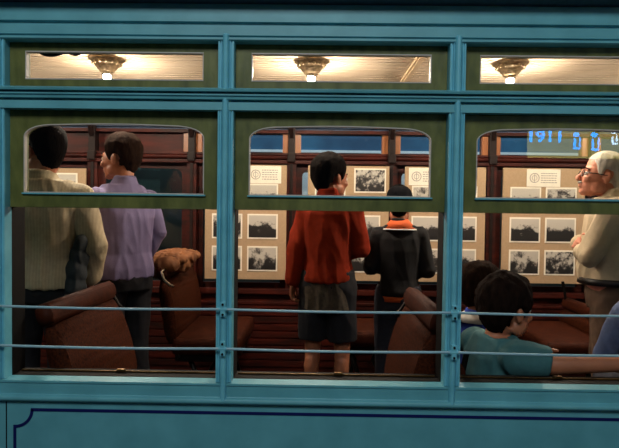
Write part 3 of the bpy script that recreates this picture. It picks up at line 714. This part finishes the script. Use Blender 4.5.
# old man
person((1.575, 1.20, 0), D(66), 1.575, 'white haired man with glasses in cream shirt and khaki trousers, facing left', dict(
    elbow=[(-.25, .12, 1.14), (.25, .12, 1.16)], wrist=[(-.10, .15, 1.15), (.03, .17, 1.19)], hair='hairwhite', skin='skinpink', head_yaw=D(14), head_pitch=D(-12), head_off=(0, .05, -.035), lean=.02, belly=.05, wide=1.08,
    head_k=1.04, hairkw=dict(thick=.006, front=.080, side=.012, back=-.075, rough=.004, seed=12), glasses=True, moustache=True,
    shirt=dict(m='cream', z0=.98, seed=8, inf=.022, thick=True), bottom=dict(m='khaki', belt=True)))
# boy leaning on the sill, facing right
person((.655, .32, 0), D(-72), 1.22, 'boy with tousled dark hair in teal T-shirt, his bare arm stretched along the sill', dict(
    seat=.375, world=True, arm=1.4, elbow=[(.78, .38, .64), (.87, .185, .697)], wrist=[(.87, .28, .68), (1.14, .182, .706)], hair='hairboy', head_yaw=D(10), head_off=(0, .05, -.030), lean=.12, side_lean=0, head_k=.98,
    hairkw=dict(thick=.020, front=.050, side=-.008, back=-.085, rough=.010, seed=21), shirt=dict(m='tealshirt', sleeve=.80, z0=.88, collar=False, amp=.006, thick=True), bottom=dict(m='jeans'), curl=.25))
person((.735, .70, 0), D(-60), 1.20, 'child with brown hair in blue and white shirt, behind the boy in teal', dict(
    seat=.385, elbow=[(-.21, .12, 1.15), (.21, .12, 1.15)], wrist=[(-.12, .32, 1.12), (.12, .32, 1.12)], hair='hairbrown', head_yaw=D(-5), head_off=(0, .03, 0), head_k=.95,
    hairkw=dict(thick=.014, front=.05, side=-.01, back=-.07, rough=.006, seed=31), shirt=dict(m='blueshirt', sleeve=.7, z0=.88, collar2=[('collar', 'white', -.06, .14, .05)]), bottom=dict(m='jeans')))
person((1.425, .50, 0), D(-6), 1.35, 'seated person in grey blue shirt cut off by the right edge of the photo', dict(
    seat=.46, elbow=[(-.24, .10, 1.12), (.24, .12, 1.15)], wrist=[(-.12, .32, 1.12), (.12, .32, 1.12)], hair='hairdark', head_off=(.02, .03, 0),
    shirt=dict(m='greyblue', z0=.88, seed=14), bottom=dict(m='jeans')))

# ------------------------------------------------------------------ things carried or laid down
def blob(name, pts, m, label, cat, vox=.006, amp=.008, seed=0):
    bm = bmesh.new()
    for c, r in pts: ell(bm, c, r, sub=3)
    o = solid(name, bm, m, None, vox, 3, folds(amp, 16, 12, seed)); tag(o, label, cat); return o
blob('jacket', [((-1.155, .93, 1.05), (.035, .04, .05)), ((-1.165, .93, .99), (.042, .045, .06)), ((-1.175, .92, .92), (.045, .05, .07)), ((-1.18, .92, .85), (.045, .05, .07)), ((-1.19, .93, .79), (.04, .045, .05))], M['slate'], 'dark slate jacket bundled over the arm of the man in beige', 'jacket', seed=3)
blob('jacket', [((-.90, 1.58, .895), (.07, .06, .045)), ((-.93, 1.66, .915), (.13, .08, .040)), ((-.91, 1.8, .92), (.14, .09, .042)), ((-.92, 1.95, .92), (.14, .09, .040)), ((-.97, 1.64, .88), (.05, .09, .07)), ((-.85, 1.75, .885), (.045, .14, .05))], M['tanjacket'], 'rumpled tan jacket laid over the seat back by the lavender shirt', 'jacket', amp=.012, seed=8)

# ------------------------------------------------------------------ the lit sign across the street, mirrored in the right window's glass
t = empty('illuminated_sign', (2.86, -4.4, -.95), 0)
tag(t, 'yellow green lit sign with blue numbers and figures, mirrored in the right window glass', 'sign')
bm = bmesh.new(); box(bm, -.42, .42, -.03, .0, 2.68, 3.03, .01); link('face', bm, M['signbg'], t)
bm = bmesh.new(); box(bm, -.45, .45, -.08, -.028, 2.65, 3.06, .01); 
tube(bm, [(-.35, -.055, 0), (-.35, -.055, 2.8)], .03, 12); tube(bm, [(.35, -.055, 0), (.35, -.055, 2.8)], .03, 12); link('housing', bm, M['iron'], t)
cu = bpy.data.curves.new('number', 'FONT'); cu.body = '1911'; cu.size = .17; cu.extrude = .004; cu.align_x = 'CENTER'; cu.offset = .004; cu.materials.append(M['signblue'])
nt_ = bpy.data.objects.new('t', cu); C.objects.link(nt_); bpy.context.view_layer.update(); me_ = bpy.data.meshes.new_from_object(nt_.evaluated_get(bpy.context.evaluated_depsgraph_get())); me_.name = 'number'; bpy.data.objects.remove(nt_)
n = bpy.data.objects.new('number', me_); C.objects.link(n); n.parent = t; n.location = (-.27, .006, 2.85); n.rotation_euler = (PI/2, 0, 0)
for k, (x, z, s) in enumerate(((.0, 2.90, 1), (.16, 2.90, 1.1), (.33, 2.93, .8))):
    bm = bmesh.new(); ell(bm, (x, .008, z+.03), (.030*s, .004, .026*s)); ell(bm, (x-.01, .008, z-.06*s), (.012, .004, .05*s)); ell(bm, (x+.035*s, .008, z-.05*s), (.009, .004, .06*s)); ell(bm, (x+.01, .008, z-.115*s), (.035*s, .004, .012))
    link('figure', bm, M['signblue' if k < 2 else 'signwhite'], t, True)
t.scale = (1.25, 1, 1.04)
bpy.context.view_layer.update()
